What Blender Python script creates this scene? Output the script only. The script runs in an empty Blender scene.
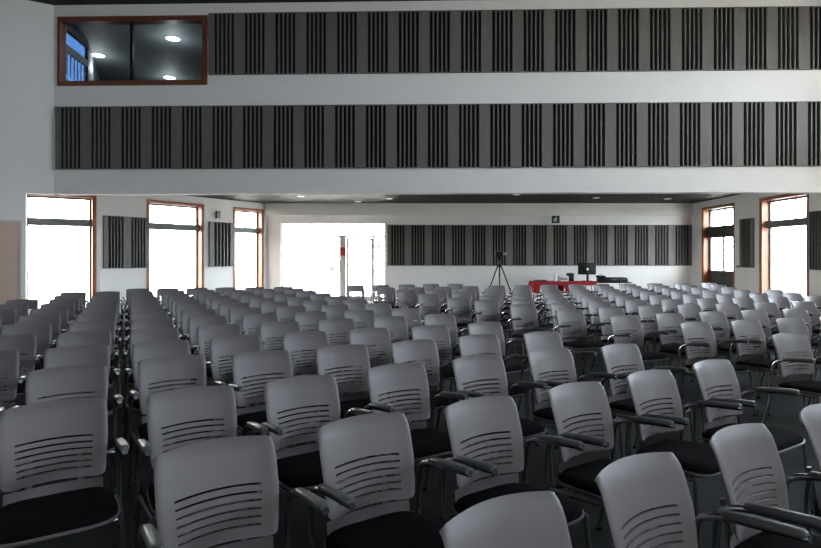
import bpy, bmesh, math, random
from mathutils import Vector, Matrix
random.seed(7)
D = bpy.data
COL = bpy.context.scene.collection
SC = bpy.context.scene
PI = math.pi
F, HZ, CX, EYE = 555.0, 256.0, 410.5, 1.52      # focal length and horizon of the photograph, eye height

def X_at(px, depth):
    return (px - CX) * depth / F

# ------------------------------------------------------------------ materials
def mat(name, color, rough=0.5, metal=0.0, spec=0.5, bump=0.0, bscale=50.0, var=0.0, vscale=8.0):
    m = D.materials.new(name); m.use_nodes = True
    nt = m.node_tree; b = nt.nodes['Principled BSDF']
    b.inputs['Base Color'].default_value = (*color, 1)
    b.inputs['Roughness'].default_value = rough
    b.inputs['Metallic'].default_value = metal
    b.inputs['Specular IOR Level'].default_value = spec
    tc = nt.nodes.new('ShaderNodeTexCoord')
    if var:
        n = nt.nodes.new('ShaderNodeTexNoise'); n.inputs['Scale'].default_value = vscale
        n.inputs['Detail'].default_value = 6
        nt.links.new(tc.outputs['Object'], n.inputs['Vector'])
        r = nt.nodes.new('ShaderNodeMapRange')
        r.inputs[3].default_value = 1 - var; r.inputs[4].default_value = 1 + var
        nt.links.new(n.outputs['Fac'], r.inputs[0])
        mx = nt.nodes.new('ShaderNodeVectorMath'); mx.operation = 'SCALE'
        mx.inputs[0].default_value = color
        nt.links.new(r.outputs[0], mx.inputs['Scale'])
        nt.links.new(mx.outputs[0], b.inputs['Base Color'])
    if bump:
        n = nt.nodes.new('ShaderNodeTexNoise'); n.inputs['Scale'].default_value = bscale
        nt.links.new(tc.outputs['Object'], n.inputs['Vector'])
        bp = nt.nodes.new('ShaderNodeBump'); bp.inputs['Strength'].default_value = bump
        bp.inputs['Distance'].default_value = 0.01
        nt.links.new(n.outputs['Fac'], bp.inputs['Height'])
        nt.links.new(bp.outputs[0], b.inputs['Normal'])
    return m

def mat_wood(name, color, dark):
    m = D.materials.new(name); m.use_nodes = True
    nt = m.node_tree; b = nt.nodes['Principled BSDF']; b.inputs['Roughness'].default_value = 0.42
    tc = nt.nodes.new('ShaderNodeTexCoord'); mp = nt.nodes.new('ShaderNodeMapping')
    mp.inputs['Scale'].default_value = (14, 14, 1.2)
    n = nt.nodes.new('ShaderNodeTexNoise'); n.inputs['Scale'].default_value = 3; n.inputs['Detail'].default_value = 8
    cr = nt.nodes.new('ShaderNodeValToRGB')
    cr.color_ramp.elements[0].color = (*dark, 1); cr.color_ramp.elements[1].color = (*color, 1)
    cr.color_ramp.elements[0].position = .3; cr.color_ramp.elements[1].position = .7
    nt.links.new(tc.outputs['Object'], mp.inputs[0]); nt.links.new(mp.outputs[0], n.inputs['Vector'])
    nt.links.new(n.outputs['Fac'], cr.inputs[0]); nt.links.new(cr.outputs[0], b.inputs['Base Color'])
    return m

def mat_emit(name, color, s):
    m = D.materials.new(name); m.use_nodes = True
    b = m.node_tree.nodes['Principled BSDF']
    b.inputs['Base Color'].default_value = (*color, 1)
    b.inputs['Emission Color'].default_value = (*color, 1)
    b.inputs['Emission Strength'].default_value = s
    return m

def mat_pane(name, tint=(1, 1, 1), gloss=0.06):
    m = D.materials.new(name); m.use_nodes = True
    nt = m.node_tree; nt.nodes.remove(nt.nodes['Principled BSDF'])
    out = nt.nodes['Material Output']
    t = nt.nodes.new('ShaderNodeBsdfTransparent'); t.inputs[0].default_value = (*tint, 1)
    g = nt.nodes.new('ShaderNodeBsdfGlossy'); g.inputs['Roughness'].default_value = 0.02
    mx = nt.nodes.new('ShaderNodeMixShader'); mx.inputs[0].default_value = gloss
    nt.links.new(t.outputs[0], mx.inputs[1]); nt.links.new(g.outputs[0], mx.inputs[2])
    nt.links.new(mx.outputs[0], out.inputs['Surface'])
    return m

M = dict(
    plaster=mat('white_wall_paint', (.83, .815, .795), .75, bump=.04, bscale=120, var=.02, vscale=3),
    black_ceiling=mat('black_ceiling_paint', (.012, .012, .014), .8),
    dark_ceiling=mat('dark_grey_ceiling', (.010, .011, .011), .62, spec=.15),
    carpet=mat('charcoal_carpet', (.050, .054, .055), .95, spec=.25, bump=.5, bscale=400, var=.45, vscale=35),
    wood=mat_wood('reddish_timber', (.40, .145, .065), (.22, .07, .032)),
    darkwood=mat_wood('dark_timber', (.23, .075, .035), (.12, .04, .02)),
    groove=mat('black_felt', (.010, .010, .010), .95),
    slat=mat('taupe_slat', (.140, .133, .120), .55, bump=.1, bscale=90, var=.06, vscale=20),
    shell=mat('grey_polypropylene', (.190, .176, .185), .43, bump=.12, bscale=900, spec=.45),
    cushion=mat('black_upholstery', (.006, .0055, .007), .95, bump=.3, bscale=700, spec=.12),
    steel=mat('silver_steel', (.42, .43, .45), .25, metal=1.0),
    darksteel=mat('graphite_powdercoat', (.20, .205, .21), .3, metal=.85),
    pad=mat('grey_arm_pad', (.12, .125, .13), .33),
    blackp=mat('black_plastic', (.006, .006, .0065), .5, spec=.25),
    box=mat('grey_aluminium', (.13, .14, .13), .5, metal=.2),
    doorgrey=mat('dark_olive_door_panel', (.045, .047, .04), .5),
    beige=mat('beige_laminate', (.64, .47, .38), .55, var=.05, vscale=2),
    palepaint=mat('pale_frame_paint', (.62, .55, .5), .5),
    red=mat('red_cloth', (.33, .008, .016), .85, bump=.2, bscale=60),
    white=mat('white_plastic', (.75, .75, .73), .4),
    greyp=mat('grey_plastic', (.25, .25, .25), .45),
    green=mat('dark_green_sign', (.01, .035, .02), .4),
    redsign=mat('red_sign', (.45, .035, .02), .5),
    ground=mat('pale_concrete', (.55, .54, .50), .9, var=.1, vscale=2),
    glass=mat_pane('clear_glass', (.97, .98, .98), .05),
    roomglass=mat_pane('booth_glass', (.85, .9, .92), .04),
    bluereflection=mat_pane('blue_window_reflection', (.075, .115, .18), .02),  # blue of a window reflection, put into the pane's tint
    lamp=mat_emit('lamp_diffuser', (1, .97, .92), .35),
    boothlamp=mat_emit('booth_lamp_diffuser', (1, .98, .95), 6.0),
    boothwall=mat('booth_dark_grey', (.09, .105, .11), .7),
    signwhite=mat('sign_white', (.8, .85, .8), .5),
)

# ------------------------------------------------------------------ mesh helpers
def link(name, bm, m, parent=None, smooth=True, angle=35):
    me = D.meshes.new(name); bmesh.ops.recalc_face_normals(bm, faces=bm.faces)
    bm.to_mesh(me); bm.free()
    ms = m if isinstance(m, (list, tuple)) else [m]
    for k in ms: me.materials.append(k)
    if smooth:
        for p in me.polygons: p.use_smooth = True
        me.set_sharp_from_angle(angle=math.radians(angle))
    o = D.objects.new(name, me); COL.objects.link(o)
    if parent is not None: o.parent = parent
    return o

def box(bm, x0, x1, y0, y1, z0, z1, mi=0, rot=None):
    vs = [bm.verts.new((x, y, z)) for z in (z0, z1) for y in (y0, y1) for x in (x0, x1)]
    if rot is not None:
        for v in vs: v.co = rot @ v.co
    fs = []
    for f in ((0, 2, 3, 1), (4, 5, 7, 6), (0, 1, 5, 4), (2, 6, 7, 3), (0, 4, 6, 2), (1, 3, 7, 5)):
        fc = bm.faces.new([vs[i] for i in f]); fc.material_index = mi; fs.append(fc)
    return vs, fs

def rbox(bm, x0, x1, y0, y1, z0, z1, r=.005, seg=2):
    vs, fs = box(bm, x0, x1, y0, y1, z0, z1)
    es = set(e for f in fs for e in f.edges)
    bmesh.ops.bevel(bm, geom=list(es), offset=r, segments=seg, affect='EDGES', profile=.5)

def smooth_path(pts, rad=.05, n=5):
    pts = [Vector(p) for p in pts]; out = [pts[0]]
    for i in range(1, len(pts) - 1):
        a, b, c = pts[i - 1], pts[i], pts[i + 1]
        r = min(rad, (a - b).length * .49, (c - b).length * .49)
        p = b + (a - b).normalized() * r; q = b + (c - b).normalized() * r
        for k in range(n + 1):
            t = k / n; out.append((1 - t) ** 2 * p + 2 * t * (1 - t) * b + t * t * q)
    out.append(pts[-1]); return out

def tube(bm, pts, r, seg=8, flat=1.0):
    pts = [Vector(p) for p in pts]; rings = []
    up = Vector((1, 0, 0))
    d0 = (pts[1] - pts[0]).normalized()
    if abs(d0.dot(up)) > .9: up = Vector((0, 1, 0))
    for i, p in enumerate(pts):
        d = (pts[min(i + 1, len(pts) - 1)] - pts[max(i - 1, 0)]).normalized()
        u = (up - d * up.dot(d)).normalized(); w = d.cross(u); up = u
        rings.append([bm.verts.new(p + u * math.cos(2 * PI * k / seg) * r * flat + w * math.sin(2 * PI * k / seg) * r) for k in range(seg)])
    for a, b in zip(rings, rings[1:]):
        for k in range(seg):
            bm.faces.new((a[k], a[(k + 1) % seg], b[(k + 1) % seg], b[k]))
    bm.faces.new(rings[0][::-1]); bm.faces.new(rings[-1])

def disc_prism(bm, cx, cy, z0, z1, r, seg=24):
    a = [bm.verts.new((cx + r * math.cos(2 * PI * k / seg), cy + r * math.sin(2 * PI * k / seg), z0)) for k in range(seg)]
    b = [bm.verts.new((v.co.x, v.co.y, z1)) for v in a]
    bm.faces.new(a[::-1]); bm.faces.new(b)
    for k in range(seg): bm.faces.new((a[k], a[(k + 1) % seg], b[(k + 1) % seg], b[k]))

def empty(name, loc=(0, 0, 0), rz=0.0):
    o = D.objects.new(name, None); COL.objects.link(o)
    o.location = loc; o.rotation_euler = (0, 0, rz); o.empty_display_size = .1
    return o

def tag(o, label, cat, group=None):
    o['label'] = label; o['category'] = cat
    if group: o['group'] = group
    return o

def struct(o):
    o['kind'] = 'structure'; return o

def copy_tree(root):
    r = root.copy(); COL.objects.link(r)
    for ch in root.children:
        c = ch.copy(); COL.objects.link(c); c.parent = r
        for g in ch.children:
            h = g.copy(); COL.objects.link(h); h.parent = c
    return r

ORD = ['zeroth', 'first', 'second', 'third', 'fourth', 'fifth', 'sixth', 'seventh', 'eighth', 'ninth', 'tenth', 'eleventh', 'twelfth',
       'thirteenth', 'fourteenth', 'fifteenth', 'sixteenth', 'seventeenth', 'eighteenth', 'nineteenth', 'twentieth', 'twenty-first',
       'twenty-second', 'twenty-third', 'twenty-fourth', 'twenty-fifth', 'twenty-sixth', 'twenty-seventh', 'twenty-eighth']

# ------------------------------------------------------------------ walls
class Wall:
    """a wall whose visible face runs p0 -> p1 (left to right as seen from the hall), body behind it"""
    def __init__(s, p0, p1):
        s.p0 = Vector((p0[0], p0[1], 0)); d = Vector((p1[0], p1[1], 0)) - s.p0
        s.L = d.length; s.ang = math.atan2(d.y, d.x)
    def mtx(s): return Matrix.Translation(s.p0) @ Matrix.Rotation(s.ang, 4, 'Z')
    def u_at(s, px):
        """distance along the wall where the sight line of column px meets it"""
        k = (px - CX) / F; c, n = math.cos(s.ang), math.sin(s.ang)
        return (k * s.p0.y - s.p0.x) / (c - k * n)
    def place(s, o):
        o.matrix_world = s.mtx() @ o.matrix_world if False else s.mtx()
        return o
    def body(s, name, z0, z1, th, openings=(), m=None, u0=0.0, u1=None):
        u1 = s.L if u1 is None else u1
        bm = bmesh.new()
        us = sorted(set([u0, u1] + [o[0] for o in openings] + [o[1] for o in openings]))
        for a, b in zip(us, us[1:]):
            mid = (a + b) / 2
            cut = sorted([(o[2], o[3]) for o in openings if o[0] < mid < o[1]])
            z = z0
            for c0, c1 in cut:
                if c0 > z: box(bm, a, b, 0, th, z, c0)
                z = c1
            if z < z1: box(bm, a, b, 0, th, z, z1)
        o = link(name, bm, m or M['plaster'], smooth=False)
        s.place(o); return struct(o)

def portal(wall, u0, u1, z0, z1, off):
    l = D.lights.new('daylight_portal', 'AREA'); l.shape = 'RECTANGLE'
    l.size = u1 - u0; l.size_y = z1 - z0; l.cycles.is_portal = True
    o = D.objects.new('daylight_portal', l); COL.objects.link(o)
    # area light emits along its -Z; face it back into the room (local -Y of the wall)
    R = Matrix.Rotation(wall.ang, 4, 'Z') @ Matrix.Rotation(-PI / 2, 4, 'X')
    o.matrix_world = Matrix.Translation(wall.mtx() @ Vector(((u0 + u1) / 2, off, (z0 + z1) / 2))) @ R
    return o

WH = 2.99   # head height of the tall windows
def tall_window(wall, name, u0, u1, th=.26, style='window', split=.36, frame='wood', head=WH):
    root = struct(empty(name)); root.matrix_world = wall.mtx() @ Matrix.Translation((u0, 0, 0))
    w = u1 - u0
    bm = bmesh.new()      # timber lining that wraps the reveal, with a slim face architrave
    t = .035
    box(bm, -.05, 0, -.015, .02, 0, head + .05); box(bm, w, w + .05, -.015, .02, 0, head + .05)
    box(bm, 0, w, -.015, .02, head, head + .05)
    box(bm, 0, t, .0, th, 0, head); box(bm, w - t, w, .0, th, 0, head); box(bm, t, w - t, .0, th, head - t, head)
    link('window_lining' if style == 'window' else 'door_lining', bm, M[frame], root, smooth=False)
    bm = bmesh.new(); f = .045; y0, y1 = th - .07, th - .02
    box(bm, t, t + f, y0, y1, 0, head - t); box(bm, w - t - f, w - t, y0, y1, 0, head - t)
    box(bm, t + f, w - t - f, y0, y1, head - t - f, head - t)
    box(bm, t + f, w - t - f, y0, y1, 0, .06)
    link('window_frame', bm, M['box'], root, smooth=False)
    xm = t + (w - 2 * t) * split
    bm = bmesh.new(); box(bm, xm - .014, xm + .014, y0, y1, 2.43, head - t - f)
    link('mullion', bm, M['box'], root, smooth=False)
    bm = bmesh.new(); zb = 2.25 if style == 'window' else 2.08
    rbox(bm, t, w - t, th - .16, th - .02, zb, 2.43, .01)
    if style != 'window':
        for k in range(4): box(bm, t, w - t, th - .175, th - .16, zb + .03 + k * .085, zb + .06 + k * .085)
    link('blind_box' if style == 'window' else 'louvre_transom', bm, M['box'] if style == 'window' else M['doorgrey'], root, smooth=False)
    bm = bmesh.new(); box(bm, t + f, w - t - f, th - .05, th - .044, 0.06, head - t - f)
    link('glass_pane', bm, M['glass'], root, smooth=False)
    if style != 'window':
        for k in (0, 1):
            a = t + f if k == 0 else w / 2 + .003; b = w / 2 - .003 if k == 0 else w - t - f
            bm = bmesh.new()
            box(bm, a, a + .03, y0 - .02, y0 + .02, .02, zb); box(bm, b - .03, b, y0 - .02, y0 + .02, .02, zb)
            box(bm, a + .03, b - .03, y0 - .02, y0 + .02, .02, 1.08)
            lf = link('door_leaf', bm, M['doorgrey'], root, smooth=False)
            bm = bmesh.new(); hx = b - .06 if k == 0 else a + .06
            tube(bm, smooth_path([(hx, y0 - .02, .95), (hx, y0 - .07, .97), (hx, y0 - .07, 1.13), (hx, y0 - .02, 1.15)], .02, 3), .009, 6)
            link('door_handle', bm, M['steel'], lf)
    portal(wall, u0 + .02, u1 - .02, .03, head - .03, th + .03)
    return root

# floor and outside ground ----------------------------------------------------
def slab(name, pts, z0, z1, m):
    bm = bmesh.new(); a = [bm.verts.new((x, y, z0)) for x, y in pts]; b = [bm.verts.new((x, y, z1)) for x, y in pts]
    bm.faces.new(a[::-1]); bm.faces.new(b); n = len(pts)
    for k in range(n): bm.faces.new((a[k], a[(k + 1) % n], b[(k + 1) % n], b[k]))
    return struct(link(name, bm, m, smooth=False))

slab('floor', [(-11, -7), (13, -7), (13, 19), (-11, 19)], -.1, 0, M['carpet'])
slab('ground', [(-60, -60), (60, -60), (60, 60), (-60, 60)], -.3, -.12, M['ground'])

# plan of the room
ZB = 18.2                                            # back wall
BH = 2.85                                            # underside of the bulkhead
CR = 3.24                                            # recessed ceiling
CH = 6.91                                            # hall ceiling
cL = (X_at(54, 11.93), 11.93)                        # left end of the bulkhead
cR = (9.75, 11.93 - .0262 * (9.75 + 7.66))
bulk = Wall(cL, cR)
nearL = Wall((cL[0] - .864 * 3, cL[1] - .503 * 3), cL)      # upper left wall, turned towards the hall
facetA0 = (-10.35, 13.85 - (10.35 - 7.775) * .753)
fold = (-7.775, 13.85)
backL = (X_at(266, ZB), ZB)
facetA = Wall(facetA0, fold)
facetB = Wall(fold, backL)
back = Wall(backL, (9.3, ZB))
right = Wall((9.2, ZB), (9.2, 12.05))
hallR = Wall((cR[0], cR[1] + .3), (11.6, -6.5))
hallB = Wall((11.6, -6.5), (-10.4, -6.5))
hallL = Wall((-10.4, -6.5), (cL[0] - .864 * 3, cL[1] - .503 * 3))

# --- recess walls with windows
uA = (facetA.u_at(24.5), facetA.u_at(94.0))
facetA.body('wall_left', 0, CR + .1, .26, [(uA[0], uA[1], 0, WH)], u1=facetA.L + .02)
tall_window(facetA, 'window_1', uA[0], uA[1], split=.40)
uB2 = (facetB.u_at(148.4), facetB.u_at(202.5)); uB3 = (facetB.u_at(234.5), facetB.u_at(262.5))
facetB.body('wall_left_rear', 0, CR + .1, .26, [(*uB2, 0, WH), (*uB3, 0, WH)], u0=.0, u1=facetB.L + .1)
tall_window(facetB, 'window_2', *uB2, split=.46)
tall_window(facetB, 'window_3', *uB3, split=.5)
eu0, eu1, eh = back.u_at(281), back.u_at(386), 2.63
back.body('wall_back', 0, CR + .1, .26, [(eu0, eu1, 0, eh)])
uR5 = (right.u_at(703), right.u_at(733.5)); uR6 = (right.u_at(761), right.u_at(807.5))
right.body('wall_right', 0, CR + .1, .26, [(*uR5, 0, WH), (*uR6, 0, WH)], u0=-.2)
tall_window(right, 'door_2', *uR5, style='door', split=.5)
tall_window(right, 'window_4', *uR6, split=.6)
Wall((-10.35, 10.4), facetA0).body('wall_left_return', 0, CR + .1, .2)
# shallow box running along the head of the back wall
bm = bmesh.new(); box(bm, .0, back.L - .02, -.12, 0, 2.84, CR)
o = struct(link('trim_1', bm, M['plaster'], smooth=False)); back.place(o)

# entrance glazing in the back wall ------------------------------------------------
root = struct(empty('door_3')); root.matrix_world = back.mtx()
def bu(px): return back.u_at(px)
bm = bmesh.new()
box(bm, eu0, eu0 + .05, .06, .14, 0, eh); box(bm, eu1 - .05, eu1, .06, .14, 0, eh); box(bm, eu0 + .05, eu1 - .05, .06, .14, eh - .05, eh)
for p in (310, 373.5): box(bm, bu(p) - .02, bu(p) + .02, .07, .13, 0, eh - .05)
box(bm, bu(310) + .02, eu1 - .05, .065, .135, 2.14, 2.20)
box(bm, bu(373.5) + .02, eu1 - .05, .07, .13, 1.02, 1.07)
link('door_frame', bm, M['palepaint'], root, smooth=False)
bm = bmesh.new(); box(bm, bu(339.5), bu(345.5), .04, .16, 0, 2.14)
link('door_post', bm, M['palepaint'], root, smooth=False)
bm = bmesh.new()
a, b = bu(346), bu(373)
box(bm, a, a + .07, .08, .12, .02, 2.12); box(bm, b - .07, b, .08, .12, .02, 2.12); box(bm, a + .07, b - .07, .08, .12, 2.04, 2.12); box(bm, a + .07, b - .07, .08, .12, .02, .2)
lf = link('door_leaf', bm, M['white'], root, smooth=False)
bm = bmesh.new(); tube(bm, [(b - .04, .04, .95), (b - .04, .04, 1.25)], .012, 8); link('door_handle', bm, M['steel'], lf)
bm = bmesh.new(); box(bm, eu0 + .05, eu1 - .05, .098, .103, .02, eh - .05); link('glass_pane', bm, M['glass'], root, smooth=False)
portal(back, eu0 + .03, eu1 - .03, .03, eh - .03, .3)

# red notice on the post, pale box on the glass, small notices
def wall_thing(wall, name, px, y, w, h, t, m, label, cat, off=0.0, group=None):
    u = wall.u_at(px); p = wall.mtx() @ Vector((u, 0, 0)); z = EYE + (HZ - y) * p.y / F
    bm = bmesh.new(); rbox(bm, -w / 2, w / 2, -t, 0, -h / 2, h / 2, min(.006, t * .3))
    o = link(name, bm, m); o.matrix_world = wall.mtx() @ Matrix.Translation((u, -off, z))
    return tag(o, label, cat, group)
wall_thing(back, 'notice_panel', 342.6, 251.5, .2, .27, .03, M['redsign'], 'small red notice on the pale post beside the entrance door', 'notice', off=-.04)
wall_thing(back, 'wall_box', 333, 266, .36, .40, .1, M['white'], 'pale box fixed on the glass left of the red notice', 'box', off=-.36)
wall_thing(back, 'paper_notice', 378.5, 246, .10, .14, .006, M['white'], 'small pale notice on the narrow pane beside the entrance door', 'notice', off=-.095)
wall_thing(facetB, 'wall_speaker', 217.6, 214.8, .13, .22, .07, M['greyp'], 'small grey box on the left wall above the slatted panel', 'wall box')
wall_thing(right, 'wall_switch', 738.3, 266.4, .17, .07, .02, M['greyp'], 'small grey switch plate on right wall beside the slatted panel', 'switch')

# --- recess ceiling
slab('ceiling_recess', [(-10.6, 10.2), (-7.9, 12.15), (9.8, 11.7), (9.8, 18.6), (-4.6, 18.6), (-6.4, 17.2), (-8.2, 14.3), (-10.7, 12.2)], CR, CR + .12, M['dark_ceiling'])
# --- bulkhead with booth window
bw = (bulk.u_at(58.0), bulk.u_at(207.5)); bz = (5.17, 6.65)
bulk.body('wall_bulkhead', BH, CH + .1, .28, [(bw[0], bw[1], bz[0], bz[1])], u1=bulk.L)
t26 = nearL.L - .5
nearL.body('wall_left_hall', 0, CH + .1, .26, [(t26, nearL.L, 0, BH)])
# hall shell behind and beside the camera, with the daylight windows that light the seating
hr = [(1.2, 3.0, .9, 3.1), (2.0, 4.6, 4.0, 6.1), (7.2, 11.0, 4.0, 6.2)]
hallR.body('wall_right_hall', 0, CH + .1, .26, hr)
hallB.body('wall_rear', 0, CH + .1, .26, [(4.0, 7.2, 4.4, 6.4)])
hallL.body('wall_left_side', 0, CH + .1, .26)
slab('ceiling', [(-11, -7), (13, -7), (13, 12.6), (-11, 12.6)], CH, CH + .15, M['black_ceiling'])
wn = 5
for wl, L in ((hallR, hr), (hallB, [(4.0, 7.2, 4.4, 6.4)])):
    for (a, b, z0, z1) in L:
        r = struct(empty('window_%d' % wn)); wn += 1; r.matrix_world = wl.mtx()
        bm = bmesh.new()
        box(bm, a, a + .06, 0, .2, z0, z1); box(bm, b - .06, b, 0, .2, z0, z1); box(bm, a + .06, b - .06, 0, .2, z0, z0 + .06); box(bm, a + .06, b - .06, 0, .2, z1 - .06, z1)
        box(bm, (a + b) / 2 - .03, (a + b) / 2 + .03, .1, .2, z0 + .06, z1 - .06)
        link('window_frame', bm, M['wood'], r, smooth=False)
        bm = bmesh.new(); box(bm, a + .06, b - .06, .15, .156, z0 + .06, z1 - .06); link('glass_pane', bm, M['glass'], r, smooth=False)
        portal(wl, a + .03, b - .03, z0 + .03, z1 - .03, .3)

# booth window frame, glass and the room behind it
bwr = struct(empty('window_booth')); bwr.name = 'window_20'; bwr.matrix_world = bulk.mtx()
bm = bmesh.new(); f = .10
box(bm, bw[0], bw[1], -.03, .18, bz[1] - f, bz[1]); box(bm, bw[0], bw[1], -.03, .18, bz[0], bz[0] + f)
box(bm, bw[0], bw[0] + .06, -.03, .18, bz[0] + f, bz[1] - f); box(bm, bw[1] - f, bw[1], -.03, .18, bz[0] + f, bz[1] - f)
link('window_frame', bm, M['darkwood'], bwr, smooth=False)
um = bulk.u_at(130.5)
bm = bmesh.new(); box(bm, um - .03, um + .03, .03, .10, bz[0] + f, bz[1] - f); link('mullion', bm, M['blackp'], bwr, smooth=False)
bm = bmesh.new(); box(bm, bw[0] + .06, bw[1] - f, .06, .066, bz[0] + f, bz[1] - f); link('glass_pane', bm, M['roomglass'], bwr, smooth=False)
BC = 6.78
slab('ceiling_booth', [(-7.8, 12.25), (-3.5, 12.0), (-3.5, 18), (-10.0, 18), (-8.05, 13.6)], BC, BC + .1, M['boothwall'])
slab('floor_booth', [(-7.9, 12.3), (-3.5, 12.2), (-3.5, 18), (-10.2, 18), (-10.2, 13.9)], 4.2, 4.3, M['carpet'])
Wall((-10.1, 17.8), (-3.4, 17.8)).body('wall_booth_rear', 4.3, BC, .15, m=M['boothwall'])
Wall((-3.6, 17.8), (-3.6, 12.1)).body('wall_booth_right', 4.3, BC, .15, m=M['boothwall'])
wb = Wall((X_at(88.5, 13.6), 13.6), (-7.66, 12.22))
wb = Wall((-7.72, 12.25), (X_at(88.5, 13.6), 13.6))
wb.body('wall_booth_left', 4.3, BC, .08, [(.04, wb.L - .02, 5.45, 6.62)], m=M['boothwall'])
Wall((X_at(88.5, 13.6), 13.6), (-9.9, 17.9)).body('wall_booth_corner', 4.3, BC, .08, m=M['boothwall'])
r = struct(empty('window_21')); r.matrix_world = wb.mtx()  # reflection of blue-sky windows in the booth glass, built as pane and bars
bm = bmesh.new(); box(bm, .04, wb.L - .02, .03, .034, 5.45, 6.62); link('glass_pane', bm, M['bluereflection'], r, smooth=False)
bm = bmesh.new(); box(bm, .04, wb.L - .02, .0, .06, 6.14, 6.30)
for k in range(7): box(bm, .15 + k * .17, .165 + k * .17, .01, .028, 5.62, 6.14)
box(bm, .04, wb.L - .02, .0, .06, 5.45, 5.52)
link('window_frame', bm, M['greyp'], r, smooth=False)  # band and slats imitate the reflected windows

# --- near door in the left hall wall
dr = struct(empty('door_1')); dr.matrix_world = nearL.mtx()
d1 = nearL.u_at(18.8); d0 = d1 - 1.0; dh = 2.21
bm = bmesh.new(); box(bm, d0, d1, -.03, 0, .01, dh); link('door_leaf', bm, M['beige'], dr, smooth=False)
bm = bmesh.new(); box(bm, d1, d1 + .05, -.04, 0, 0, dh + .05); box(bm, d0 - .05, d0, -.04, 0, 0, dh + .05); box(bm, d0, d1, -.04, 0, dh, dh + .05)
link('door_frame', bm, M['palepaint'], dr, smooth=False)
bm = bmesh.new(); tube(bm, smooth_path([(d0 + .08, -.03, 1.0), (d0 + .08, -.08, 1.0), (d0 + .2, -.08, 1.0)], .02, 3), .01, 8); link('door_handle', bm, M['steel'], dr)

# ------------------------------------------------------------------ slatted acoustic panels
P = .6535
def panel_meshes(h, w=P, pat=None):
    bmb = bmesh.new(); box(bmb, .0004, w - .0004, -.012, 0, 0, h)
    bms = bmesh.new()
    W, G, T = .245, .061, .0295
    k = w / P
    xs = []; x = 0.0
    xs.append((0, W * .5 * k)); x = W * .5 * k
    for i in range(5):
        x += G * k
        if i < 4: xs.append((x, x + T * k)); x += T * k
    xs.append((x, w))
    xs[0] = (.0004, xs[0][1]); xs[-1] = (xs[-1][0], w - .0004)
    for a, b in xs: box(bms, a, b, -.06, -.0122, 0, h)
    box(bms, .0004, w - .0004, -.0615, -.0122, -.012, 0); box(bms, .0004, w - .0004, -.0615, -.0122, h, h + .012)
    return bmb, bms
def make_panel(h, w=P):
    t = empty('acoustic_panel'); a, b = panel_meshes(h, w)
    link('backing', a, M['groove'], t, smooth=False); link('slats', b, M['slat'], t, smooth=False)
    return t
def run_panels(wall, u0, n, z, h, lab, group, w=P):
    proto = None
    for k in range(n):
        t = make_panel(h, w) if proto is None else copy_tree(proto)
        proto = proto or t
        t.matrix_world = wall.mtx() @ Matrix.Translation((u0 + k * w, -.002, z))
        tag(t, lab % ORD[k + 1], 'acoustic panel', group)
run_panels(bulk, bulk.u_at(209.5), 20, 5.385, 1.28, 'grey and black slatted acoustic panel, %s from the left in the top band', 'slatted acoustic panels in the top band')
run_panels(bulk, bulk.u_at(57), 25, 3.39, 1.31, 'grey and black slatted acoustic panel, %s from the left in the lower bulkhead band', 'slatted acoustic panels in the lower bulkhead band')
ub = back.u_at(387.5); nb = 15
run_panels(back, ub, nb, 1.215, 1.31, 'grey slatted acoustic panel on the back wall, %s from the entrance', 'slatted acoustic panels on the back wall', w=(back.u_at(691) - ub) / nb)
a, b = facetB.u_at(103), facetB.u_at(147.5)
run_panels(facetB, a, 2, 1.215, 1.31, 'slatted acoustic panel between the two nearest left windows, %s from the left', 'slatted acoustic panels between the nearest left windows', w=(b - a) / 2)
a, b = facetB.u_at(208.5), facetB.u_at(233)
run_panels(facetB, a, 1, 1.215, 1.31, 'narrow slatted acoustic panel on left wall beside the farthest left window%.0s', 'x', w=b - a)
a, b = right.u_at(741.5), right.u_at(754.5)
run_panels(right, a, 1, 1.215, 1.31, 'slatted acoustic panel on the right wall between double door and window%.0s', 'x', w=b - a)
a = right.u_at(808.5)
run_panels(right, a, 1, 1.215, 1.31, 'slatted acoustic panel at the right edge, beyond the tall right window%.0s', 'x', w=P)
for o in D.objects:
    if o.get('group') == 'x': del o['group']

# ------------------------------------------------------------------ lamps and signs
def downlight(x, y, z, label, group, m, r=.085):
    t = empty('downlight', (x, y, z))
    bm = bmesh.new(); disc_prism(bm, 0, 0, -.012, 0, r * 1.25)
    link('trim_ring', bm, M['white'], t)
    bm = bmesh.new(); disc_prism(bm, 0, 0, -.016, -.0125, r)
    link('diffuser', bm, m, t)
    return tag(t, label, 'downlight', group)
def ceil_pt(px, y, z):
    dpt = F * (z - EYE) / (HZ - y); return X_at(px, dpt), dpt
for px, y, lab in ((516.7, 194.4, 'round downlight in the dark recess ceiling, nearest the middle of it'),
                   (596.4, 197.6, 'round downlight in the dark recess ceiling, second from the right'),
                   (667.5, 198.6, 'round downlight in the dark recess ceiling, farthest right'),
                   (389, 198.5, 'round downlight in the recess ceiling above the entrance door'),
                   (300.6, 196, 'round downlight in the recess ceiling, farthest left'),
                   (358, 201.4, 'round downlight in the recess ceiling, close to the entrance wall')):
    x, yy = ceil_pt(px, y, CR)
    downlight(x, yy, CR, lab, 'downlights in the recess ceiling', M['lamp'])
for px, y, lab in ((98, 55, 'round downlight in the booth ceiling, left of the three behind glass'),
                   (173, 38.3, 'round downlight in the booth ceiling, upper right behind glass'),
                   (169.5, 77.3, 'round downlight in the booth ceiling, lowest behind the glass')):
    x, yy = ceil_pt(px, y, BC)
    t = downlight(x, yy, BC, lab, 'downlights in the booth ceiling', M['boothlamp'], r=.14)
    l = D.lights.new('booth_lamp', 'POINT'); l.energy = 14; l.shadow_soft_size = .1
    o = D.objects.new('booth_lamp', l); COL.objects.link(o); o.location = (x, yy, BC - .35)

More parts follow.
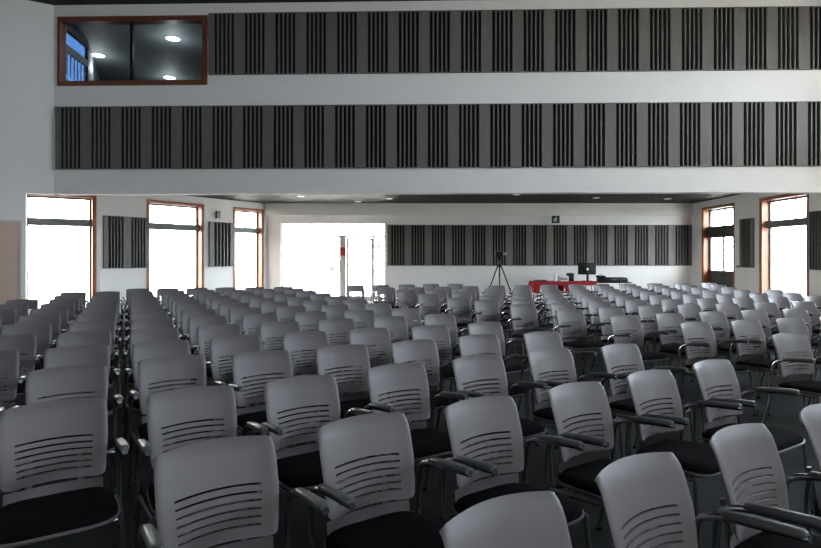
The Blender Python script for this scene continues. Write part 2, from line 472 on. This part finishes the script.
# exit sign on the back wall
ex = empty('exit_sign'); ex.matrix_world = back.mtx() @ Matrix.Translation((back.u_at(554.5), -.121, EYE + (HZ - 219.6) * 18.1 / F - 0))
tag(ex, 'small square dark green exit sign high on the back wall', 'sign')
bm = bmesh.new(); rbox(bm, -.125, .125, -.05, 0, -.12, .12, .008); link('sign_body', bm, M['green'], ex)
bm = bmesh.new()
disc_prism(bm, 0, 0, 0, .003, .02, 12)
for v in bm.verts: v.co = Vector((v.co.x + .01, -.051 - v.co.z, v.co.y + .06))
def quad(bm, pts):
    f = [bm.verts.new((x, -.0505, z)) for x, z in pts]; g = [bm.verts.new((x, -.054, z)) for x, z in pts]
    bm.faces.new(f); bm.faces.new(g[::-1]); n = len(pts)
    for k in range(n): bm.faces.new((f[k], f[(k + 1) % n], g[(k + 1) % n], g[k]))
quad(bm, [(-.03, .035), (.03, .035), (.015, -.03), (-.02, -.03)])
quad(bm, [(-.02, -.03), (.0, -.03), (-.05, -.085), (-.07, -.075)])
quad(bm, [(0, -.03), (.015, -.03), (.05, -.06), (.045, -.08)])
quad(bm, [(-.09, -.01), (-.05, .03), (-.05, .01), (-.03, .01), (-.03, -.02), (-.05, -.02), (-.05, -.045)])
link('running_figure', bm, M['signwhite'], ex, smooth=False)

# ------------------------------------------------------------------ chair
def build_chair():
    root = empty('conference_chair')
    # backrest: concave slotted shell
    zb, zt = .505, .838
    slots = [.290, .263, .236, .209, .182, .155]            # below the top edge
    sh = .0040
    ts = [0.0]
    L = zt - zb
    marks = []
    for s in sorted(slots, reverse=True):
        c = (L - s) / L
        marks.append((c - sh / L, c + sh / L))
    tv = sorted(set([0, .03, .97, .985, 1] + [m for k in marks for m in k] + [.78, .83, .88, .93]))
    sv = [-1, -.975, -.93, -.86, -.76, -.71, -.6, -.45, -.3, -.15, 0, .15, .3, .45, .6, .71, .76, .86, .93, .97, 1]
    bm = bmesh.new(); grid = []
    def pos(s, t):
        hw = .196 + .016 * math.sin(min(t, 1) * PI * .62) - .004 * max(0, t - .7) / .3
        a = abs(s)
        z = zb + t * L
        z += .008 * (1 - s * s) * t - .006 * (1 - t) * (s * s)            # crowned top edge, dipped lower corners
        if t > .9:                                                        # rounded upper corners
            k = max(0, (a - .90) / .10); z -= .009 * k * k * ((t - .9) / .1)
        if t < .1:
            k = max(0, (a - .80) / .20); z += .018 * k * k * ((.1 - t) / .1)
        y = .175 + .085 * t + .018 * math.sin(t * PI) * -1 - .050 * s * s  # reclined and concave
        y += .012 * max(0, (t - .85) / .15) ** 2
        y += .010 * max(0, (a - .92) / .08) ** 2
        return Vector((s * hw, y, z))
    for t in tv: grid.append([bm.verts.new(pos(s, t)) for s in sv])
    for i in range(len(tv) - 1):
        for j in range(len(sv) - 1):
            tm, sm = (tv[i] + tv[i + 1]) / 2, (sv[j] + sv[j + 1]) / 2
            if any(a < tm < b for a, b in marks) and abs(sm) < .71: continue
            bm.faces.new((grid[i][j], grid[i][j + 1], grid[i + 1][j + 1], grid[i + 1][j]))
    bmesh.ops.recalc_face_normals(bm, faces=bm.faces)
    bmesh.ops.solidify(bm, geom=bm.faces[:], thickness=.010)
    link('backrest', bm, M['shell'], root, angle=40)
    # seat cushion and shell under it
    def outline(sc, off=0.0, n=56):
        pts = []
        for k in range(n):
            a = 2 * PI * k / n; c, s = math.cos(a), math.sin(a)
            e = .42
            x = math.copysign(abs(c) ** e, c); y = math.copysign(abs(s) ** e, s)
            w = (.222 + off) * (1 - .05 * y)
            pts.append((x * w * sc, -.015 + y * (.218 + off) * sc))
        return pts
    tilt = lambda y: -.095 * (y - .2)
    bm = bmesh.new(); rings = []
    for sc, z in ((1.0, .425), (1.015, .436), (1.0, .450), (.95, .459), (.8, .465), (.5, .462), (.2, .459)):
        rings.append([bm.verts.new((x, y, z - .022 + tilt(y) - .012 * max(0, (-y - .1) / .12) ** 2)) for x, y in outline(sc)])
    n = len(rings[0])
    for a, b in zip(rings, rings[1:]):
        for k in range(n): bm.faces.new((a[k], a[(k + 1) % n], b[(k + 1) % n], b[k]))
    bm.faces.new(rings[0][::-1]); bm.faces.new(rings[-1])
    link('seat_cushion', bm, M['cushion'], root)
    bm = bmesh.new(); rings = []
    for off, z in ((-.03, .402), (-.006, .408), (.008, .420), (.010, .430), (.004, .432), (.0, .424)):
        rings.append([bm.verts.new((x, y, z - .022 + tilt(y) - .012 * max(0, (-y - .1) / .12) ** 2)) for x, y in outline(1.0, off)])
    for a, b in zip(rings, rings[1:]):
        for k in range(n): bm.faces.new((a[k], a[(k + 1) % n], b[(k + 1) % n], b[k]))
    bm.faces.new(rings[0][::-1]); bm.faces.new(rings[-1])
    lip = []                                   # rear upstand of the shell, below the backrest
    for zz, yy in ((.402, .200), (.44, .206), (.478, .211)):
        lip.append([bm.verts.new((u * .19, yy - .045 * u * u, zz + (.006 if zz > .45 else 0) * u * u)) for u in [k / 8 - 1 for k in range(17)]])
    nf = []
    for a, b in zip(lip, lip[1:]):
        for k in range(16): nf.append(bm.faces.new((a[k], a[k + 1], b[k + 1], b[k])))
    bmesh.ops.solidify(bm, geom=nf, thickness=.007)
    link('seat_shell', bm, M['shell'], root)
    # frame: side rails, cross bars, the two uprights that carry the back
    bm = bmesh.new()
    for s in (-1, 1):
        tube(bm, smooth_path([(s * .235, -.20, .412), (s * .242, .0, .396), (s * .245, .20, .376)], .04, 3), .011, 8)
        tube(bm, smooth_path([(s * .10, .05, .378), (s * .10, .20, .385), (s * .10, .222, .50), (s * .10, .236, .60)], .05, 4), .009, 8, flat=1.6)
    tube(bm, [(-.245, .16, .376), (.245, .16, .376)], .010, 8); tube(bm, [(-.24, -.15, .402), (.24, -.15, .402)], .010, 8)
    link('frame', bm, M['darksteel'], root)
    for s in (-1, 1):
        for fr in (1, 0):
            bm = bmesh.new()
            if fr: tube(bm, [(s * .238, -.195, .412), (s * .252, -.235, .012)], .0105, 8)
            else: tube(bm, [(s * .246, .185, .378), (s * .252, .275, .012)], .0105, 8)
            lg = link('leg', bm, M['darksteel'], root)
            bm = bmesh.new(); x, y = (s * .252, -.235) if fr else (s * .252, .275)
            disc_prism(bm, x, y, 0, .016, .0155, 12); link('foot_glide', bm, M['blackp'], lg)
        bm = bmesh.new()
        tube(bm, smooth_path([(s * .246, .175, .375), (s * .250, .185, .50), (s * .250, .170, .622), (s * .250, .09, .657), (s * .250, -.17, .690)], .07, 6), .0125, 10)
        ar = link('armrest', bm, M['steel'], root)
        bm = bmesh.new()
        pr = []
        for y, hw, z, hh in ((.085, .012, .667, .008), (.075, .0185, .669, .012), (.0, .0205, .680, .0135), (-.12, .0215, .695, .0135), (-.150, .020, .698, .0125), (-.162, .013, .699, .008)):
            pr.append([bm.verts.new((s * .250 + hw * math.copysign(abs(math.cos(a)) ** .7, math.cos(a)), y, z + hh * math.copysign(abs(math.sin(a)) ** .8, math.sin(a))))
                       for a in [2 * PI * (k + .5) / 16 for k in range(16)]])
        for a, b in zip(pr, pr[1:]):
            for k in range(16): bm.faces.new((a[k], a[(k + 1) % 16], b[(k + 1) % 16], b[k]))
        bm.faces.new(pr[0][::-1]); bm.faces.new(pr[-1])
        link('arm_pad', bm, M['pad'], ar)
    return root

TOPC = (.0, .237, .850)      # where the top middle of the back is, in the chair
DROP = EYE - .850

# seating plan: two blocks of staggered rows (quadratic row/seat laws, metres / DROP)
def law(co, a, b):
    v = (1, a, b, a * a, a * b, b * b)
    return sum(c[0] * k for c, k in zip(co, v)), sum(c[1] * k for c, k in zip(co, v))
B1 = ((-1.1573, 1.3852), (.7450, .4568), (-.6535, 1.2102), (.0081, .0010), (.0039, -.0189), (.0025, -.0011))
B2 = ((1.5721, 5.8223), (.8091, .4027), (.1707, 1.4330), (.0098, -.0096), (.0183, -.0121), (.0101, .0062))
seats = []      # (x, y, angle, label, group)
def tangent(co, a, b):
    p, q = law(co, a - .5, b), law(co, a + .5, b)
    return math.atan2(q[1] - p[1], q[0] - p[0])
fixed = {(2, 0): (511, 502), (3, 0): (645, 459), (4, 0): (745, 428), (1, 1): (217, 441), (2, 1): (366, 416.5), (3, 1): (484, 398.5), (4, 1): (580, 383.5), (5, 1): (653, 371), (6, 1): (715, 360.5),
         (0, 2): (55, 401), (1, 2): (192, 388), (2, 2): (301, 377), (3, 2): (398, 364), (4, 2): (480, 355.5), (5, 2): (552, 348.5), (6, 2): (622, 344),
         (0, 3): (68, 366), (1, 3): (172, 355.5), (2, 3): (262, 351), (3, 3): (343, 345), (4, 3): (415, 340), (5, 3): (480, 334.5), (6, 3): (544, 331.5),
         (2, 4): (236, 335.5), (3, 4): (306, 331.5), (4, 4): (370, 328), (5, 4): (431, 325), (6, 4): (486, 322)}
def ground_px(px, y):
    dpt = F * DROP / (y - HZ); return X_at(px, dpt), dpt
G1 = 'grey chairs of the left seating block'
G2 = 'grey chairs of the right rear seating block'
for b in range(14):
    lo, hi = {0: (2, 5), 1: (1, 6), 2: (0, 6), 13: (1, 6)}.get(b, (-1, 6))
    if 6 <= b <= 10: lo = -2
    for a in range(lo, hi + 1):
        if (a, b) in fixed: x, y = ground_px(*fixed[(a, b)])
        else:
            g = law(B1, a, b); x, y = g[0] * DROP, g[1] * DROP
        ang = tangent(B1, a, b) + math.radians(4); ang = min(max(ang, math.radians(25)), math.radians(33))
        if b == 0: lab = 'grey slotted chair in the row nearest the camera, %s from the left' % ORD[a - 1]
        elif b == 13: lab = 'grey slotted chair, left block, hindmost row, %s seat from the aisle' % ORD[hi - a + 1]
        else: lab = 'slotted chair, left block, %s row from the camera, %s seat from the aisle' % (ORD[b + 1], ORD[hi - a + 1])
        seats.append((x, y, ang, lab, G1))
# a few measured corrections in the right block
fixed2 = {(4, 0): (791, 333), (3, 1): (697, 322), (4, 1): (747, 320), (5, 1): (791.5, 317.7), (2, 2): (626, 315.5), (1, 3): (571, 309), (0, 4): (524, 304), (-1, 5): (487, 299.5),
          (-2, 6): (459, 297.3), (-3, 7): (429, 293.6), (-4, 8): (407, 289.3), (-5, 9): (386.5, 287.2),
          (-6, 10): (355.7, 284.9), (-5, 10): (381.3, 284.5), (-4, 10): (407.4, 284.3), (-3, 10): (431.7, 283.8), (-2, 10): (456, 283.7)}
for b in range(11):
    row = []
    for a in range(-6, 14):
        if a < 4 - b: continue
        if b == 10 and a > -2: continue
        if b == 9 and a > 7: continue
        g = law(B2, a, b)
        if (a, b) in fixed2: x, y = ground_px(*fixed2[(a, b)])
        else: x, y = g[0] * DROP, g[1] * DROP
        if x > 7.6 or (a > 4 and (CX + F * x / y) > 850): continue
        row.append((a, x, y))
    for k, (a, x, y) in enumerate(row):
        ang = tangent(B2, a, b); ang = min(max(ang, math.radians(4)), math.radians(20))
        lab = 'slotted chair, right rear block, %s row from front, %s seat from the aisle' % (ORD[b + 1], ORD[k + 1])
        seats.append((x, y, ang, lab, G2))

# neighbours in one row never closer than the width of a chair
moved = []
for i, (x, y, ang, lab, grp) in enumerate(seats):
    if moved and lab.rsplit(' row', 1)[0] == moved[-1][3].rsplit(' row', 1)[0]:
        px_, py_ = moved[-1][0], moved[-1][1]; c_, s_ = math.cos(ang), math.sin(ang)
        lat = (x - px_) * c_ + (y - py_) * s_
        if lat < .568: x += (.568 - lat) * c_; y += (.568 - lat) * s_
    moved.append((x, y, ang, lab, grp))
seats = [(x - .034 * min(1, max(0, (CX + F * x / y - 150) / 400)), y, ang, lab, grp) for x, y, ang, lab, grp in moved]
proto = build_chair()
for i, (x, y, ang, lab, grp) in enumerate(seats):
    c = proto if i == 0 else copy_tree(proto)
    far = min(1.0, y / 6)
    ang += math.radians(random.uniform(-1.5, 1.5)) * (1 if y > 3.5 else .3)
    ox = math.cos(ang) * TOPC[0] - math.sin(ang) * TOPC[1]; oy = math.sin(ang) * TOPC[0] + math.cos(ang) * TOPC[1]
    c.location = (x - ox, y - oy, 0); c.rotation_euler = (0, 0, ang)
    tag(c, lab, 'chair', grp)

# ------------------------------------------------------------------ tripod with a camera
tp = tag(empty('tripod', (X_at(499.5, 15.0), 15.0, 0)), 'black tripod standing behind the chairs before the back wall', 'tripod')
for k in range(3):
    a = math.radians(200 + 120 * k)
    bm = bmesh.new()
    ex_, ey_ = math.cos(a), math.sin(a)
    tube(bm, [(ex_ * .05, ey_ * .05, 1.26), (ex_ * .32, ey_ * .32, .62)], .017, 8)
    tube(bm, [(ex_ * .31, ey_ * .31, .65), (ex_ * .55, ey_ * .55, .0)], .011, 8)
    disc_prism(bm, ex_ * .32, ey_ * .32, .60, .66, .024, 10)
    link('leg', bm, M['blackp'], tp)
bm = bmesh.new(); disc_prism(bm, 0, 0, .95, 1.42, .02, 12); disc_prism(bm, 0, 0, 1.22, 1.30, .06, 12); link('centre_column', bm, M['blackp'], tp)
bm = bmesh.new(); rbox(bm, -.06, .06, -.06, .06, 1.42, 1.49, .01); tube(bm, [(.03, -.02, 1.46), (.14, -.16, 1.36)], .01, 8); link('pan_head', bm, M['blackp'], tp)
cm = tag(empty('video_camera', (X_at(499.5, 15.0), 15.0, 1.49)), 'small black camera mounted on top of the tripod', 'camera')
bm = bmesh.new(); rbox(bm, -.11, .09, -.08, .10, 0, .15, .015); link('body', bm, M['blackp'], cm)
bm = bmesh.new(); disc_prism(bm, 0, 0, 0, .09, .045, 16)
for v in bm.verts: v.co = Vector((v.co.x - .02, -.08 - v.co.z, v.co.y + .08))
link('lens', bm, M['blackp'], cm)
bm = bmesh.new(); rbox(bm, .10, .19, -.03, -.01, .05, .13, .004); link('viewfinder_screen', bm, M['greyp'], cm)

# ------------------------------------------------------------------ tables at the back with equipment
TZ = 16.85
def folding_table(px0, px1, label, m_top):
    x0, x1 = X_at(px0, TZ), X_at(px1, TZ); cx = (x0 + x1) / 2; w = (x1 - x0)
    t = tag(empty('folding_table', (cx, TZ, 0)), label, 'table')
    bm = bmesh.new(); rbox(bm, -w / 2, w / 2, -.36, .36, .715, .745, .006); link('tabletop', bm, m_top, t)
    for sx in (-1, 1):
        for sy in (-1, 1):
            bm = bmesh.new(); tube(bm, [(sx * (w / 2 - .12), sy * .27, .715), (sx * (w / 2 - .09), sy * .29, 0)], .014, 8); link('leg', bm, M['darksteel'], t)
    return cx, w
c1, w1 = folding_table(532, 592.5, 'folding table at the back wall under a red cloth', M['greyp'])
c2, w2 = folding_table(594, 627, 'short dark table right of the red covered one', M['blackp'])
# cloth: gathered overhang all round
bm = bmesh.new()
w, dpt = w1 / 2 + .008, .368
per = []
N = 40
def edge_pts(w, d):
    pts = []
    for k in range(N): pts.append((-w + 2 * w * k / N, -d))
    for k in range(N // 2): pts.append((w, -d + 2 * d * k / (N // 2)))
    for k in range(N): pts.append((w - 2 * w * k / N, d))
    for k in range(N // 2): pts.append((-w, d - 2 * d * k / (N // 2)))
    return pts
base = edge_pts(w, dpt); n = len(base); rings = []
def drop(x):
    return 1.0 if x < -w + .16 or -.03 < x < .16 else .30
def ring(sc, z, wav):
    r = []
    for k, (x, y) in enumerate(base):
        nx, ny = (0, -1) if k < N else (1, 0) if k < N * 1.5 else (0, 1) if k < N * 2.5 else (-1, 0)
        o = wav * (.5 + .5 * math.sin(k * 1.9) * math.cos(k * .7))
        r.append(bm.verts.new((x * sc + nx * o, y * sc + ny * o, .747 - (.747 - z) * drop(x) if z < .747 else z)))
    return r
rings = [ring(.5, .7505, 0), ring(.985, .7505, 0), ring(1.0, .747, 0), ring(1.002, .70, .012), ring(1.004, .56, .03), ring(1.006, .42, .045)]
for a, b in zip(rings, rings[1:]):
    for k in range(n): bm.faces.new((a[k], a[(k + 1) % n], b[(k + 1) % n], b[k]))
bm.faces.new(rings[0])
bmesh.ops.recalc_face_normals(bm, faces=bm.faces)
bmesh.ops.solidify(bm, geom=bm.faces[:], thickness=-.003)
o = link('tablecloth', bm, M['red'], angle=60); o.location = (c1, TZ, 0)
tag(o, 'red cloth draped over the folding table by the back wall', 'tablecloth')
# black runner on the cloth
bm = bmesh.new(); rbox(bm, -w1 / 2 + .1, -w1 / 2 + .42, -.25, .15, 0, .035, .012); o = link('laptop_bag', bm, M['blackp']); o.location = (c1, TZ, .756)
tag(o, 'flat black bag lying on the left end of the red cloth', 'bag')

# small printer-like box with dark screen, white bottle, monitor, dark cases
pt = tag(empty('projector', (X_at(563.5, TZ), TZ, .756)), 'pale boxy device with a dark end on the red cloth', 'electronic device')
bm = bmesh.new(); rbox(bm, -.17, .12, -.15, .15, 0, .16, .02); link('casing', bm, M['white'], pt)
bm = bmesh.new(); rbox(bm, .121, .28, -.14, .14, 0, .245, .012); link('dark_panel', bm, M['blackp'], pt)
bm = bmesh.new(); rbox(bm, -.13, .08, -.152, -.1505, .04, .11, .0005); link('front_grille', bm, M['greyp'], pt)
bt = tag(empty('bottle', (X_at(555.5, TZ - .15), TZ - .15, .756)), 'white bottle standing left of the pale boxy device', 'bottle')
bm = bmesh.new()
prof = [(.038, 0), (.042, .01), (.042, .17), (.03, .21), (.016, .235), (.016, .26)]
rg = [[bm.verts.new((r * math.cos(2 * PI * k / 16), r * math.sin(2 * PI * k / 16), z)) for k in range(16)] for r, z in prof]
for a, b in zip(rg, rg[1:]):
    for k in range(16): bm.faces.new((a[k], a[(k + 1) % 16], b[(k + 1) % 16], b[k]))
bm.faces.new(rg[0][::-1]); bm.faces.new(rg[-1]); link('bottle_body', bm, M['white'], bt)
bm = bmesh.new(); disc_prism(bm, 0, 0, .2605, .285, .02, 14); link('cap', bm, M['signwhite'], bt)
mn = tag(empty('monitor', (X_at(587, TZ), TZ, .756)), 'black monitor seen from behind with a round white mark', 'monitor')
bm = bmesh.new(); rbox(bm, -.27, .27, -.02, .03, .20, .56, .012); rbox(bm, -.15, .15, -.045, -.02, .26, .48, .01); link('screen_housing', bm, M['blackp'], mn)
bm = bmesh.new(); rbox(bm, -.035, .035, -.06, -.046, .0, .30, .006); rbox(bm, -.13, .13, -.12, .08, 0, .018, .006); link('stand', bm, M['blackp'], mn)
bm = bmesh.new(); disc_prism(bm, 0, 0, 0, .004, .035, 20)
for v in bm.verts: v.co = Vector((v.co.x, -.0615 - v.co.z, v.co.y + .365))
link('round_emblem', bm, M['signwhite'], mn)
cs = tag(empty('equipment_case', (X_at(611, TZ), TZ, .746)), 'low black equipment case on the short dark table', 'case')
bm = bmesh.new(); rbox(bm, -.38, .44, -.2, .2, 0, .10, .012); link('case_body', bm, M['blackp'], cs)
bm = bmesh.new(); rbox(bm, -.36, .42, -.18, .18, .1005, .125, .01); link('lid', bm, M['blackp'], cs)
bm = bmesh.new(); tube(bm, smooth_path([(-.08, -.205, .06), (-.08, -.235, .06), (.08, -.235, .06), (.08, -.205, .06)], .02, 3), .008, 6); link('handle', bm, M['greyp'], cs)
kb = tag(empty('bag', (X_at(599, TZ) , TZ - .06, .746 + .1255)), 'soft black bag resting on the low equipment case', 'bag')
bm = bmesh.new(); rbox(bm, -.10, .16, -.1, .1, 0, .06, .025, 3); link('bag_body', bm, M['blackp'], kb)
bm = bmesh.new(); tube(bm, smooth_path([(-.05, 0, .055), (-.03, 0, .085), (.08, 0, .085), (.10, 0, .055)], .02, 3), .007, 6); link('strap', bm, M['blackp'], kb)

# ------------------------------------------------------------------ world and camera
wd = D.worlds.new('sky'); SC.world = wd; wd.use_nodes = True
nt = wd.node_tree; bg = nt.nodes['Background']
tc = nt.nodes.new('ShaderNodeTexCoord'); sp = nt.nodes.new('ShaderNodeSeparateXYZ')
cr = nt.nodes.new('ShaderNodeValToRGB')
cr.color_ramp.elements[0].position = -.0; cr.color_ramp.elements[0].color = (1, .97, .93, 1)
cr.color_ramp.elements[1].position = .9; cr.color_ramp.elements[1].color = (.78, .89, 1, 1)
nt.links.new(tc.outputs['Generated'], sp.inputs[0]); nt.links.new(sp.outputs['X'], cr.inputs[0]); nt.links.new(cr.outputs[0], bg.inputs['Color'])
bg.inputs['Strength'].default_value = 18.0

cam = D.cameras.new('camera'); co = D.objects.new('camera', cam); COL.objects.link(co); SC.camera = co
co.location = (0, 0, EYE); co.rotation_euler = (PI / 2, 0, 0)
cam.sensor_width = 36; cam.lens = 36 * F / 821; cam.shift_y = -(274 - HZ) / 821; cam.clip_start = .05; cam.clip_end = 300
SC.view_settings.view_transform = 'Standard'; SC.view_settings.look = 'None'; SC.view_settings.gamma = 1
SC.view_settings.use_curve_mapping = False; SC.view_settings.exposure = 0.70
SC.cycles.max_bounces = 8; SC.cycles.diffuse_bounces = 5; SC.cycles.transparent_max_bounces = 12
SC.cycles.sample_clamp_indirect = 8
SC.cycles.use_denoising = True
